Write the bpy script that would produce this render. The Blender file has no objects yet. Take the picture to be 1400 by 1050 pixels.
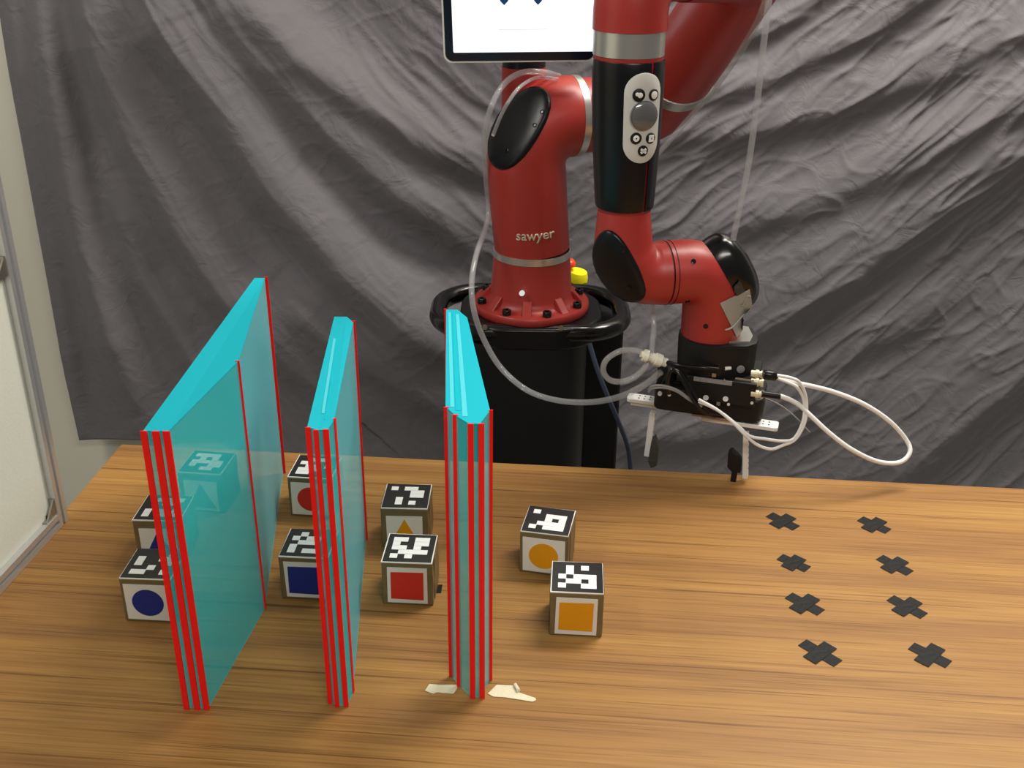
import bpy, bmesh, math, random
import numpy as np
from mathutils import Vector, Matrix, noise
from mathutils.bvhtree import BVHTree
random.seed(4)
C = bpy.context.scene.collection
PI = math.pi
# ------------------------------------------------------------------ camera
TT = 0.75                       # table top height
CZ = TT + 0.7846                # camera height
F, TH, RO = 1468.95, math.radians(25.47), math.radians(0.606)
cam = bpy.data.cameras.new('camera'); co = bpy.data.objects.new('camera', cam); C.objects.link(co)
cam.sensor_width = 36; cam.sensor_fit = 'HORIZONTAL'; cam.lens = F*36/1400; cam.clip_start = 0.02
co.matrix_world = Matrix.Translation((0, 0, CZ)) @ Matrix.Rotation(PI/2-TH, 4, 'X') @ Matrix.Rotation(RO, 4, 'Z')
bpy.context.scene.camera = co
# ------------------------------------------------------------------ world, lights, exposure
w = bpy.data.worlds.new('world'); bpy.context.scene.world = w; w.use_nodes = True
w.node_tree.nodes['Background'].inputs[0].default_value = (1.0, 0.97, 0.92, 1)
w.node_tree.nodes['Background'].inputs[1].default_value = 0.13
def ceiling_lamp(x, y, z, sx, sy, power, col=(1, .95, .87)):
    l = bpy.data.lights.new('ceiling_light', 'AREA'); l.shape = 'RECTANGLE'; l.size = sx; l.size_y = sy; l.energy = power; l.color = col
    o = bpy.data.objects.new('ceiling_light', l); C.objects.link(o); o.location = (x, y, z); return o
ceiling_lamp(1.0, 1.85, 2.75, 1.3, 0.5, 60)
ceiling_lamp(0.6, -0.9, 2.75, 1.4, 0.5, 46)
ceiling_lamp(-1.5, 0.7, 2.75, 0.5, 1.2, 30)
vs = bpy.context.scene.view_settings
vs.view_transform = 'Standard'; vs.look = 'None'; vs.exposure = 0.0; vs.gamma = 1; vs.use_curve_mapping = False

# ------------------------------------------------------------------ helpers
def ray(u, v):
    a = (u-700)/F; b = (v-525)/F; c, s = math.cos(RO), math.sin(RO); a, b = c*a+s*b, -s*a+c*b
    return Vector((a, math.cos(TH)-b*math.sin(TH), -math.sin(TH)-b*math.cos(TH)))
def P(u, v, y):                 # point at horizontal distance y seen in direction u, v
    d = ray(u, v); return d*(y/d.y) + Vector((0, 0, CZ))
def T(u, v, z=TT):
    d = ray(u, v); return d*((z-CZ)/d.z) + Vector((0, 0, CZ))
def lin(r, g, b):
    f = lambda c: (c/255/12.92) if c <= 10 else ((c/255+.055)/1.055)**2.4
    return (f(r), f(g), f(b), 1)
def mat(name, rgb, rough=.5, metal=0, bump=0, bscale=200, var=0, coat=0, trans=0, spec=.5, linear=None):
    m = bpy.data.materials.new(name); m.use_nodes = True; n = m.node_tree; b = n.nodes['Principled BSDF']
    col = linear or lin(*rgb)
    b.inputs['Base Color'].default_value = col
    b.inputs['Roughness'].default_value = rough; b.inputs['Metallic'].default_value = metal
    b.inputs['Coat Weight'].default_value = coat; b.inputs['Transmission Weight'].default_value = trans
    b.inputs['Specular IOR Level'].default_value = spec
    if bump or var:
        tc = n.nodes.new('ShaderNodeTexCoord'); nz = n.nodes.new('ShaderNodeTexNoise'); nz.inputs['Scale'].default_value = bscale
        nz.inputs['Detail'].default_value = 4; n.links.new(tc.outputs['Object'], nz.inputs['Vector'])
    if bump:
        bp = n.nodes.new('ShaderNodeBump'); bp.inputs['Strength'].default_value = bump; bp.inputs['Distance'].default_value = .002
        n.links.new(nz.outputs['Fac'], bp.inputs['Height']); n.links.new(bp.outputs['Normal'], b.inputs['Normal'])
    if var:
        mx = n.nodes.new('ShaderNodeMixRGB'); mx.inputs['Color1'].default_value = tuple(c*(1-var) for c in col[:3])+(1,)
        mx.inputs['Color2'].default_value = tuple(min(1, c*(1+var)) for c in col[:3])+(1,)
        n.links.new(nz.outputs['Fac'], mx.inputs['Fac']); n.links.new(mx.outputs[0], b.inputs['Base Color'])
    return m
def see_through(name, rgb, alpha, linear=None):
    m = bpy.data.materials.new(name); m.use_nodes = True; n = m.node_tree; b = n.nodes['Principled BSDF']
    b.inputs['Base Color'].default_value = linear or lin(*rgb); b.inputs['Roughness'].default_value = .9
    b.inputs['Specular IOR Level'].default_value = 0; b.inputs['Alpha'].default_value = alpha
    return m
def emit(name, rgb, s):
    m = bpy.data.materials.new(name); m.use_nodes = True; n = m.node_tree; b = n.nodes['Principled BSDF']
    b.inputs['Base Color'].default_value = (0, 0, 0, 1); b.inputs['Emission Color'].default_value = lin(*rgb); b.inputs['Emission Strength'].default_value = s
    return m
M = {}
M['red'] = mat('red_paint', (0, 0, 0), .38, bump=.04, bscale=600, linear=(.37, .030, .023, 1))
M['black'] = mat('black_plastic', (14, 14, 18), .3, spec=.35)
M['black_matt'] = mat('black_matt', (17, 17, 18), .5, spec=.35)
M['black_gloss'] = mat('black_gloss', (10, 10, 11), .2, spec=.55)
M['gripper_black'] = mat('gripper_black', (14, 14, 15), .5, spec=.35)
M['pedestal'] = mat('pedestal_black', (12, 12, 13), .42)
M['silver'] = mat('brushed_silver', (205, 205, 200), .3, metal=.85, bump=.03, bscale=400)
M['alu'] = mat('aluminium', (205, 205, 205), .35, metal=.7, bump=.02)
M['alu_white'] = mat('white_aluminium', (225, 225, 222), .45, metal=.2)
M['steel'] = mat('steel', (170, 168, 160), .3, metal=.9)
M['gold'] = mat('brass', (222, 212, 182), .35, metal=.35)
M['pad'] = mat('pad_grey', (205, 205, 200), .5)
M['knob'] = mat('knob_grey', (95, 95, 98), .2, coat=.8)
M['bezel'] = mat('bezel_dark_blue', (16, 24, 40), .15)
M['white'] = mat('white_plastic', (235, 235, 230), .45)
M['ivory'] = mat('ivory_plastic', (232, 230, 212), .4)
M['cable_white'] = mat('cable_white', (228, 228, 226), .5)
M['paper'] = mat('label_paper', (226, 222, 212), .55, bump=.2, bscale=60)
M['paper_top'] = mat('marker_paper', (244, 240, 232), .4)
M['ink'] = mat('marker_black', (34, 34, 34), .28, bump=.25, bscale=55)
M['cell'] = mat('marker_white', (248, 248, 246), .4)
M['card'] = mat('brown_taped_card', (112, 97, 66), .4, bump=.5, bscale=45, var=.25)
M['blue'] = mat('label_blue', (22, 42, 128), .5)
M['rlab'] = mat('label_red', (206, 44, 34), .5)
M['ylab'] = mat('label_yellow', (222, 150, 8), .5)
M['glab'] = mat('label_grey', (118, 96, 92), .5)
M['tape_black'] = mat('black_cloth_tape', (17, 17, 19), .6, spec=.25, bump=.5, bscale=150, var=.3)
M['masking'] = mat('masking_tape', (226, 216, 186), .6, bump=.5, bscale=120, var=.08)
M['duct'] = mat('duct_tape', (160, 158, 150), .4, metal=.1, bump=.6, bscale=60)
M['brown'] = mat('brown_strip', (150, 112, 88), .5)
M['padbrown'] = mat('finger_pad', (58, 54, 48), .7, bump=.6, bscale=200)
M['bluecable'] = mat('blue_grey_cable', (60, 68, 86), .45)
M['greycable'] = mat('grey_cable', (130, 128, 128), .5)
M['orange'] = mat('stop_red', (238, 70, 30), .3)
M['yellow'] = mat('stop_yellow', (246, 236, 20), .4)
M['wall'] = mat('cream_wall_paint', (232, 229, 210), .8, bump=.1, bscale=200, var=.03)
M['panel'] = mat('white_infill_panel', (222, 221, 208), .6, bump=.15, bscale=300, var=.03)
M['floor'] = mat('floor_grey', (120, 118, 112), .5, bump=.1, bscale=10, var=.1)
M['cyan'] = see_through('cyan_translucent', (0, 0, 0), .45, linear=(.05, .66, .70, 1))
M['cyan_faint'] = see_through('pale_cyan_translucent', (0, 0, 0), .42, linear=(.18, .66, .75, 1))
M['cyan_top'] = mat('cyan_top', (0, 0, 0), .9, spec=0, linear=(.02, .43, .53, 1))
M['red_strip'] = see_through('red_strip', (0, 0, 0), .88, linear=(.95, .022, .016, 1))
M['screen'] = emit('lit_screen', (246, 250, 255), 1.25)
M['eye'] = emit('screen_eye', (30, 60, 110), .7)
M['screen_mark'] = emit('screen_mark', (225, 226, 224), 1.0)
M['green_led'] = emit('lit_white_button', (240, 240, 235), .8)
def clear_mat():
    m = bpy.data.materials.new('clear_tubing'); m.use_nodes = True; n = m.node_tree; b = n.nodes['Principled BSDF']
    b.inputs['Base Color'].default_value = (.55, .55, .57, 1); b.inputs['Roughness'].default_value = .12; b.inputs['Coat Weight'].default_value = .6
    b.inputs['Alpha'].default_value = .33
    return m
M['clear'] = clear_mat()
def wood_mat():
    m = bpy.data.materials.new('wood_laminate'); m.use_nodes = True; n = m.node_tree; N = n.nodes; L = n.links; b = N['Principled BSDF']
    tc = N.new('ShaderNodeTexCoord')
    def nz(sx, sy, scale, detail, dist=0.0, loc=(0, 0, 0)):
        mp = N.new('ShaderNodeMapping'); mp.inputs['Scale'].default_value = (sx, sy, 1); mp.inputs['Location'].default_value = loc
        L.new(tc.outputs['Object'], mp.inputs['Vector']); t = N.new('ShaderNodeTexNoise'); t.inputs['Scale'].default_value = scale
        t.inputs['Detail'].default_value = detail; t.inputs['Distortion'].default_value = dist; L.new(mp.outputs[0], t.inputs['Vector']); return t
    def ramp(src, pts):
        r = N.new('ShaderNodeValToRGB'); e = r.color_ramp.elements
        e[0].position, e[0].color = pts[0]; e[1].position, e[1].color = pts[-1]
        for p, c in pts[1:-1]:
            x = e.new(p); x.color = c
        L.new(src.outputs['Fac'], r.inputs['Fac']); return r
    broad = ramp(nz(.7, 11, 1.8, 3, .5), [(.28, lin(146, 104, 60)), (.45, lin(158, 115, 64)), (.6, lin(168, 125, 68)), (.75, lin(178, 137, 76))])
    mid = ramp(nz(1.2, 80, 2.4, 6, .4, (3, 1, 0)), [(.3, (.74, .68, .62, 1)), (.47, (.92, .90, .88, 1)), (.62, (1.0, 1.0, 1.0, 1)), (.8, (1.1, 1.1, 1.04, 1))])
    fine = ramp(nz(5, 260, 2.0, 4, .2, (1, 4, 0)), [(.3, (.70, .66, .62, 1)), (.5, (1, 1, 1, 1)), (.75, (1.06, 1.06, 1.05, 1))])
    streak = ramp(nz(1.3, 150, 1.8, 3, .2, (7, 2, 0)), [(.30, (.46, .38, .32, 1)), (.39, (1, 1, 1, 1)), (.9, (1, 1, 1, 1))])
    cur = broad
    for o in (mid, fine, streak):
        x = N.new('ShaderNodeMixRGB'); x.blend_type = 'MULTIPLY'; x.inputs['Fac'].default_value = .85
        L.new(cur.outputs[0], x.inputs['Color1']); L.new(o.outputs[0], x.inputs['Color2']); cur = x
    L.new(cur.outputs[0], b.inputs['Base Color'])
    b.inputs['Roughness'].default_value = .45; b.inputs['Specular IOR Level'].default_value = .28
    bp = N.new('ShaderNodeBump'); bp.inputs['Strength'].default_value = .06; bp.inputs['Distance'].default_value = .001
    L.new(mid.outputs[0], bp.inputs['Height']); L.new(bp.outputs[0], b.inputs['Normal'])
    return m
M['wood'] = wood_mat()
M['wood_edge'] = mat('table_edge_dark', (84, 62, 40), .6)
def cloth_mat():
    m = bpy.data.materials.new('grey_cloth'); m.use_nodes = True; n = m.node_tree; N = n.nodes; L = n.links; b = N['Principled BSDF']
    b.inputs['Base Color'].default_value = lin(113, 110, 113); b.inputs['Roughness'].default_value = .7
    b.inputs['Sheen Weight'].default_value = .15; b.inputs['Specular IOR Level'].default_value = .25
    tc = N.new('ShaderNodeTexCoord'); t = N.new('ShaderNodeTexNoise'); t.inputs['Scale'].default_value = 22; t.inputs['Detail'].default_value = 8
    t.inputs['Distortion'].default_value = 1.2; L.new(tc.outputs['Object'], t.inputs['Vector'])
    bp = N.new('ShaderNodeBump'); bp.inputs['Strength'].default_value = .25; bp.inputs['Distance'].default_value = .01
    L.new(t.outputs['Fac'], bp.inputs['Height'])
    mp = N.new('ShaderNodeMixRGB'); mp.blend_type = 'ADD'; mp.inputs['Fac'].default_value = .06; L.new(tc.outputs['Object'], mp.inputs['Color1']); L.new(t.outputs['Color'], mp.inputs['Color2'])
    vo = N.new('ShaderNodeTexVoronoi'); vo.inputs['Scale'].default_value = 11; L.new(mp.outputs[0], vo.inputs['Vector'])
    b2 = N.new('ShaderNodeBump'); b2.inputs['Strength'].default_value = .16; b2.inputs['Distance'].default_value = .02
    L.new(vo.outputs['Distance'], b2.inputs['Height']); L.new(bp.outputs[0], b2.inputs['Normal']); L.new(b2.outputs[0], b.inputs['Normal'])
    return m
M['cloth'] = cloth_mat()

def thing(name, label, cat, loc=(0, 0, 0), rz=0, group=None):
    o = bpy.data.objects.new(name, None); C.objects.link(o); o.empty_display_size = .05
    o.location = loc; o.rotation_euler = (0, 0, rz); o['label'] = label; o['category'] = cat
    if group: o['group'] = group
    return o
def tag(o, label, cat, group=None):
    o['label'] = label; o['category'] = cat
    if group: o['group'] = group
    return o
def root_loc(p):
    v = Vector((0, 0, 0))
    while p is not None: v += p.location; p = p.parent
    return v
def obj(name, bm, m, parent=None, smooth=False, world=True, label=None, bevel=0):
    """link bm as one mesh object; verts given in world coordinates unless world=False"""
    if isinstance(bm, tuple):
        me = bpy.data.meshes.new(name); me.from_pydata(bm[0], [], bm[1]); me.update()
        b2 = bmesh.new(); b2.from_mesh(me); bm = b2
    else: me = bpy.data.meshes.new(name)
    if parent is not None and world:
        off = -root_loc(parent)
        bmesh.ops.translate(bm, verts=bm.verts, vec=off)
        pivot = None
    bmesh.ops.recalc_face_normals(bm, faces=bm.faces)
    bm.to_mesh(me); bm.free()
    if isinstance(m, str): m = M[m]
    me.materials.append(m)
    if smooth:
        me.polygons.foreach_set('use_smooth', [True]*len(me.polygons))
        try: me.set_sharp_from_angle(angle=math.radians(42))
        except Exception: pass
    o = bpy.data.objects.new(name, me); C.objects.link(o)
    if parent is not None: o.parent = parent
    if label: o['label'] = label
    if bevel:
        md = o.modifiers.new('bevel', 'BEVEL'); md.width = bevel; md.segments = 2; md.limit_method = 'ANGLE'; md.angle_limit = math.radians(40)
    return o
def struct(name, bm, m): o = obj(name, bm, m); o['kind'] = 'structure'; return o
def add_box(bm, c, s, rz=0, mtx=None):
    r = bmesh.ops.create_cube(bm, size=1)
    mt = (Matrix.Translation(c) @ (mtx.to_4x4() if mtx else Matrix.Rotation(rz, 4, 'Z')) @ Matrix.Diagonal((s[0], s[1], s[2], 1)))
    bmesh.ops.transform(bm, matrix=mt, verts=r['verts']); return bm
def box(c, s, rz=0, mtx=None): return add_box(bmesh.new(), Vector(c), s, rz, mtx)
def frame(d):
    d = Vector(d).normalized(); a = Vector((0, 0, 1)) if abs(d.z) < .9 else Vector((1, 0, 0))
    x = a.cross(d).normalized(); y = d.cross(x); return x, y, d
def add_tube(bm, pts, rad, seg=24, cap=True):
    pts = [Vector(p) for p in pts]; n = len(pts)
    if not hasattr(rad, '__len__'): rad = [rad]*n
    tang = []
    for i in range(n):
        a = pts[max(0, i-1)]; b = pts[min(n-1, i+1)]; tang.append((b-a).normalized() if (b-a).length > 1e-9 else (tang[-1] if tang else Vector((0, 0, 1))))
    x, y, _ = frame(tang[0]); rings = []
    for i in range(n):
        t = tang[i]; x = (x - t*x.dot(t)).normalized(); y = t.cross(x)
        rings.append([bm.verts.new(pts[i] + (x*math.cos(2*PI*k/seg)+y*math.sin(2*PI*k/seg))*rad[i]) for k in range(seg)])
    for i in range(n-1):
        for k in range(seg):
            bm.faces.new((rings[i][k], rings[i][(k+1) % seg], rings[i+1][(k+1) % seg], rings[i+1][k]))
    if cap:
        bm.faces.new(rings[0][::-1]); bm.faces.new(rings[-1])
    return bm
def tube(*a, **k): return add_tube(bmesh.new(), *a, **k)
def smooth_path(pts, sub=8):
    pts = [Vector(p) for p in pts]; q = [2*pts[0]-pts[1]]+pts+[2*pts[-1]-pts[-2]]; out = []
    for i in range(1, len(q)-2):
        for k in range(sub):
            t = k/sub; a, b, c, d = q[i-1:i+3]
            out.append(.5*((2*b)+(c-a)*t+(2*a-5*b+4*c-d)*t*t+(3*b-a-3*c+d)*t**3))
    out.append(pts[-1]); return out
def lathe(c, prof, seg=48, axis=(0, 0, 1), a0=0, a1=2*PI, bm=None):
    """prof = [(r, h)] revolved round axis through c"""
    bm = bm or bmesh.new(); x, y, d = frame(axis) if tuple(axis) != (0, 0, 1) else (Vector((1, 0, 0)), Vector((0, 1, 0)), Vector((0, 0, 1)))
    full = abs(a1-a0-2*PI) < 1e-6; ns = seg if full else seg+1; c = Vector(c); cols = []
    for k in range(ns):
        a = a0+(a1-a0)*k/seg; dr = x*math.cos(a)+y*math.sin(a)
        cols.append([bm.verts.new(c+dr*max(r, 1e-5)+d*h) for r, h in prof])
    for k in range(seg):
        A = cols[k]; B = cols[(k+1) % ns]
        for i in range(len(prof)-1): bm.faces.new((A[i], B[i], B[i+1], A[i+1]))
    bmesh.ops.remove_doubles(bm, verts=bm.verts, dist=2e-5)
    return bm
def prism(poly, z0, z1, bm=None):
    bm = bm or bmesh.new(); a = [bm.verts.new((p[0], p[1], z0)) for p in poly]; b = [bm.verts.new((p[0], p[1], z1)) for p in poly]
    n = len(poly); bm.faces.new(a[::-1]); bm.faces.new(b)
    for i in range(n): bm.faces.new((a[i], a[(i+1) % n], b[(i+1) % n], b[i]))
    return bm
def bend_path(A, Cn, B, R, sub=10):
    A, Cn, B = Vector(A), Vector(Cn), Vector(B); u = (Cn-A).normalized(); v = (B-Cn).normalized()
    ang = u.angle(v); t = R*math.tan(ang/2); s = Cn-u*t; cen_dir = (v-u*u.dot(v)).normalized(); cen = s+cen_dir*R
    out = [A + (s-A)*k/6 for k in range(7)]
    for k in range(1, sub+1):
        a = ang*k/sub; out.append(cen - cen_dir*R*math.cos(a) + u*R*math.sin(a))
    e = out[-1]; out += [e + (B-e)*k/6 for k in range(1, 7)]
    return out
def elbow(A, Cn, B, rA, rC, rB, R, n, cut, parent, name, dome=.016, flat=.35, grow=1.03, m='red', mcap='black', screws=(), lean=(0, 0, 0)):
    """a bent tube with its outer corner planed off and closed by a domed cover"""
    path = bend_path(A, Cn, B, R); tot = len(path)-1; rad = []
    for i in range(len(path)):
        t = i/tot; rad.append(rA+(rC-rA)*min(1, t*2.4) if t < .5 else rC+(rB-rC)*max(0, (t-.6)/.4))
    bm = tube(path, rad, 64); n = Vector(n).normalized(); co_ = Vector(Cn)+n*cut
    r = bmesh.ops.bisect_plane(bm, geom=bm.verts[:]+bm.edges[:]+bm.faces[:], plane_co=co_, plane_no=n, clear_outer=True)
    loop = [g for g in r['geom_cut'] if isinstance(g, bmesh.types.BMVert)]
    if not loop:
        print('elbow', name, 'no cut'); obj(name, bm, m, parent, smooth=True); return None, None
    cc = sum((v.co for v in loop), Vector())/len(loop); x, y, _ = frame(n)
    pts = sorted([v.co.copy() for v in loop], key=lambda p: math.atan2((p-cc).dot(y), (p-cc).dot(x)))
    eds = [g for g in r['geom_cut'] if isinstance(g, bmesh.types.BMEdge)]
    try: bmesh.ops.edgeloop_fill(bm, edges=eds)
    except Exception: pass
    body = obj(name, bm, m, parent, smooth=True)
    cb = bmesh.new(); prof = [(grow-.01, -.006), (grow, .0), (grow, dome*flat*.6), (grow*.985, dome*flat)]
    for k in range(1, 9):
        a = k/8*PI/2; prof.append((grow*.985*math.cos(a)**.75 if k < 8 else 0, dome*(flat+(1-flat)*math.sin(a))))
    ln = Vector(lean)
    rings = [[cb.verts.new(cc+(p-cc)*s+n*h+ln*max(0, h)) for p in pts] for s, h in prof[:-1]]
    top = cb.verts.new(cc+n*prof[-1][1]+ln*prof[-1][1]); k_ = len(pts)
    for a, b in zip(rings, rings[1:]):
        for i in range(k_): cb.faces.new((a[i], a[(i+1) % k_], b[(i+1) % k_], b[i]))
    for i in range(k_): cb.faces.new((rings[-1][i], rings[-1][(i+1) % k_], top))
    cb.faces.new(rings[0][::-1])
    cap = obj('joint_cover', cb, mcap, body, smooth=True, label='black domed joint cover')
    return body, cap
def wtree(objs):
    dg = bpy.context.evaluated_depsgraph_get(); dg.update(); V = []; Fc = []
    for o in objs:
        mw = Matrix.Translation(root_loc(o)); k = len(V)
        V += [mw @ v.co for v in o.data.vertices]; Fc += [[i+k for i in p.vertices] for p in o.data.polygons]
    return BVHTree.FromPolygons(V, Fc)
def drape(tree, outline_uv, off, thick, sub=10, wr=0.0, fallback=None):
    """a thin sheet laid on a surface; outline is a quad (4 corners), bilinear grid"""
    bm = bmesh.new(); a, b, c, d = [Vector((p[0], p[1], 0)) for p in outline_uv]; O = Vector((0, 0, CZ)); g = []; g2 = []
    for j in range(sub+1):
        row = []; row2 = []
        for i in range(sub+1):
            s, t = i/sub, j/sub; p = (a*(1-s)+b*s)*(1-t)+(d*(1-s)+c*s)*t
            dr = ray(p.x, p.y).normalized(); h, nn, _, dist = tree.ray_cast(O, dr)
            if h is None: h = row[-1].co if row else fallback; nn = -dr
            if nn.dot(dr) > 0: nn = -nn
            k = off + wr*abs(noise.noise(Vector((p.x*.13, p.y*.05, 1.7))))
            row.append(bm.verts.new(h+nn*k)); row2.append(bm.verts.new(h+nn*(k-thick)))
        g.append(row); g2.append(row2)
    for j in range(sub):
        for i in range(sub):
            bm.faces.new((g[j][i], g[j][i+1], g[j+1][i+1], g[j+1][i])); bm.faces.new((g2[j][i], g2[j+1][i], g2[j+1][i+1], g2[j][i+1]))
    for i in range(sub):
        for r0, r1 in ((g[0], g2[0]), (g[-1], g2[-1])): bm.faces.new((r0[i], r0[i+1], r1[i+1], r1[i]))
        for k in (0, -1): bm.faces.new((g[i][k], g[i+1][k], g2[i+1][k], g2[i][k]))
    return bm

# ------------------------------------------------------------------ setting
struct('floor', box((0, 0, -.05), (8, 8, .1)), 'floor')
struct('wall_back', box((0, 2.47, 1.4), (8, .12, 2.8)), 'wall')

# curtain -----------------------------------------------------------------
def curtain():
    Y0 = 2.34; x0, x1, z0, z1 = -1.045*Y0/2.3, 1.62, .262, 1.72
    nx, nz = 620, 380
    X = np.linspace(0, 1, nx); Z = np.linspace(0, 1, nz)
    gx, gz = np.meshgrid(x0+(x1-x0)*X, Z)
    zb = z0-.16*np.clip((gx-(-.72))/.25, 0, 1)-.02*np.sin(gx*3)*np.clip((gx+.7)/.3, 0, 1); gz = zb+(z1-zb)*gz
    # coordinates on the cloth used to lay out the folds
    ct, st = math.cos(TH), math.sin(TH); rz = gz-CZ
    dep = Y0*ct-rz*st; u = 700+F*gx/dep; v = 525+F*(-(Y0*st+rz*ct))/dep
    def fold(pts, amp, wl, wr):
        """ridge along a polyline; wl / wr: half widths below and above it"""
        best = np.full(u.shape, 1e9); sg = np.ones(u.shape); al = np.zeros(u.shape)
        L = 0; tot = sum(math.dist(a, b) for a, b in zip(pts, pts[1:]))
        for (ax, ay), (bx, by) in zip(pts, pts[1:]):
            dx, dy = bx-ax, by-ay; l2 = dx*dx+dy*dy; t = np.clip(((u-ax)*dx+(v-ay)*dy)/l2, 0, 1)
            qx, qy = u-(ax+t*dx), v-(ay+t*dy); d = np.hypot(qx, qy); cr = dx*qy-dy*qx; m = d < best
            best = np.where(m, d, best); sg = np.where(m, np.sign(cr), sg); al = np.where(m, (L+t*math.sqrt(l2))/tot, al); L += math.sqrt(l2)
        wdt = np.where(sg > 0, wl, wr)
        return amp*np.exp(-(best/wdt)**2)*np.clip(.35+1.1*al*(1-al)*4, 0, 1)
    D = np.zeros(u.shape)
    K = .5907
    Lf = [  # (points in zoomed units, amp, width below, width above)
        ([(180, -200), (240, 100), (330, 330), (430, 520), (520, 660), (650, 800), (800, 940)], .040, 26, 60),
        ([(330, -200), (400, 60), (520, 230), (640, 420), (800, 600), (960, 740), (1150, 860)], .052, 34, 50),
        ([(440, -120), (600, 110), (770, 300), (930, 440), (1100, 560)], .034, 26, 46),
        ([(540, -60), (700, 120), (860, 240), (1000, 330), (1150, 400)], .024, 20, 34),
        ([(90, -50), (150, 260), (200, 520), (270, 760), (340, 960)], .03, 26, 22),
        ([(20, 0), (90, 350), (150, 700), (190, 1000)], .012, 20, 14),
        ([(260, 400), (340, 640), (450, 820), (560, 940)], .02, 18, 26),
        ([(640, 640), (800, 780), (980, 900), (1150, 980)], .024, 24, 34),
    ]
    for pts, a, wl, wr in Lf: D += fold([(p[0]*K, p[1]*K) for p in pts], a*2.0, wl*1.3, wr*1.15)
    Rf = [
        ([(1560, 20), (1400, 175), (1300, 255), (1200, 330), (1100, 395), (1000, 455), (900, 500)], .040, 34, 70),
        ([(1560, 330), (1400, 480), (1300, 575), (1210, 650), (1150, 700)], .032, 26, 70),
        ([(1560, -110), (1400, 20), (1280, 90), (1130, 145), (1000, 175), (900, 185)], .022, 18, 34),
        ([(1480, 60), (1330, 150), (1200, 225), (1080, 280), (950, 320)], .022, 20, 40),
        ([(1300, -60), (1180, 40), (1050, 100), (930, 135)], .016, 14, 22),
        ([(1180, -60), (1080, 20), (1000, 60)], .012, 10, 16),
        ([(1180, 520), (1050, 570), (940, 590), (820, 590)], .016, 20, 26),
        ([(1320, 380), (1200, 450), (1080, 520), (980, 560)], .018, 22, 34),
    ]
    for pts, a, wl, wr in Rf:
        D += fold(pts[::-1], a*1.15, wl*1.15, wr*1.15)
    # creases following the drape
    duc = u-760; q = v + np.where(duc < 0, .45*np.abs(duc)+.0011*duc**2, .55*np.abs(duc)+.0003*duc**2); s = duc
    Nn = np.zeros(u.shape)
    n_ = noise.noise; V_ = Vector
    qf, sf = q.ravel(), s.ravel(); vf = v.ravel(); uf = u.ravel(); out = np.empty(qf.shape)
    for i in range(qf.size):
        a = float(qf[i]); b = float(sf[i]); c = float(vf[i]); d = float(uf[i])
        w_ = n_(V_((d*.012, c*.012, 3.3)))*14
        r1 = 1-abs(n_(V_(((a+w_)*.024, b*.0055, 0.5))))*2.4
        r2 = 1-abs(n_(V_(((a+w_*.6)*.055, b*.013, 7.5))))*2.4
        k1 = n_(V_((d*.006, c*.006, 9.1)))
        r3 = 1-abs(n_(V_((d*.011+c*.03, c*.012-d*.02, 5.5))))*2.6
        out[i] = max(0, r1)**2*.0042*(.8+k1) + max(0, r2)**2*.0028*(.7+k1) + max(0, r3)**3*.0020*(.6-k1)
    Nn = out.reshape(u.shape)
    amp = np.where(u < 130, .4, 1.0)*np.clip(.62+.0010*(u-300)+.0006*(300-v), .35, 1.8)
    D += Nn*amp
    yy = Y0 - D - .012*np.sin(gx*5+1)
    verts = np.stack([gx.ravel(), yy.ravel(), gz.ravel()], 1)
    idx = np.arange(nx*nz).reshape(nz, nx)
    f = np.stack([idx[:-1, :-1].ravel(), idx[:-1, 1:].ravel(), idx[1:, 1:].ravel(), idx[1:, :-1].ravel()], 1)
    me = bpy.data.meshes.new('backdrop_curtain'); me.from_pydata(verts.tolist(), [], f.tolist()); me.update()
    me.materials.append(M['cloth']); me.polygons.foreach_set('use_smooth', [True]*len(me.polygons))
    o = bpy.data.objects.new('backdrop_curtain', me); C.objects.link(o)
    sd = o.modifiers.new('thickness', 'SOLIDIFY'); sd.thickness = .0025; sd.offset = -1
    tag(o, 'wrinkled dark grey cloth backdrop hanging in swags behind the robot', 'curtain')
curtain()

# table -------------------------------------------------------------------
BL = T(166, 607); BR = T(1400, 668); e = (BR-BL).normalized(); fr = Vector((e.y, -e.x, 0))
yaw = math.atan2(e.y, e.x); TW, TD = 1.75, 1.15
tb = thing('table', 'wooden laminate table with horizontal grain under the blocks', 'table', (BL.x, BL.y, 0), yaw)
def tl(a, b, z): return (a, b, z)          # local: a to the right, b to the back (negative towards the viewer)
obj('tabletop', box((TW/2, -TD/2, TT-.014), (TW, TD, .028)), 'wood', tb, world=False, bevel=.0015)
obj('edge_band', box((TW/2, -TD/2, TT-.032), (TW-.01, TD-.01, .010)), 'wood_edge', tb, world=False)
for a in (.12, TW-.12):
    for b in (-.10, -TD+.10):
        obj('leg', box((a, b, (TT-.037)/2), (.05, .05, TT-.037)), 'black_matt', tb, world=False)

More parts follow.
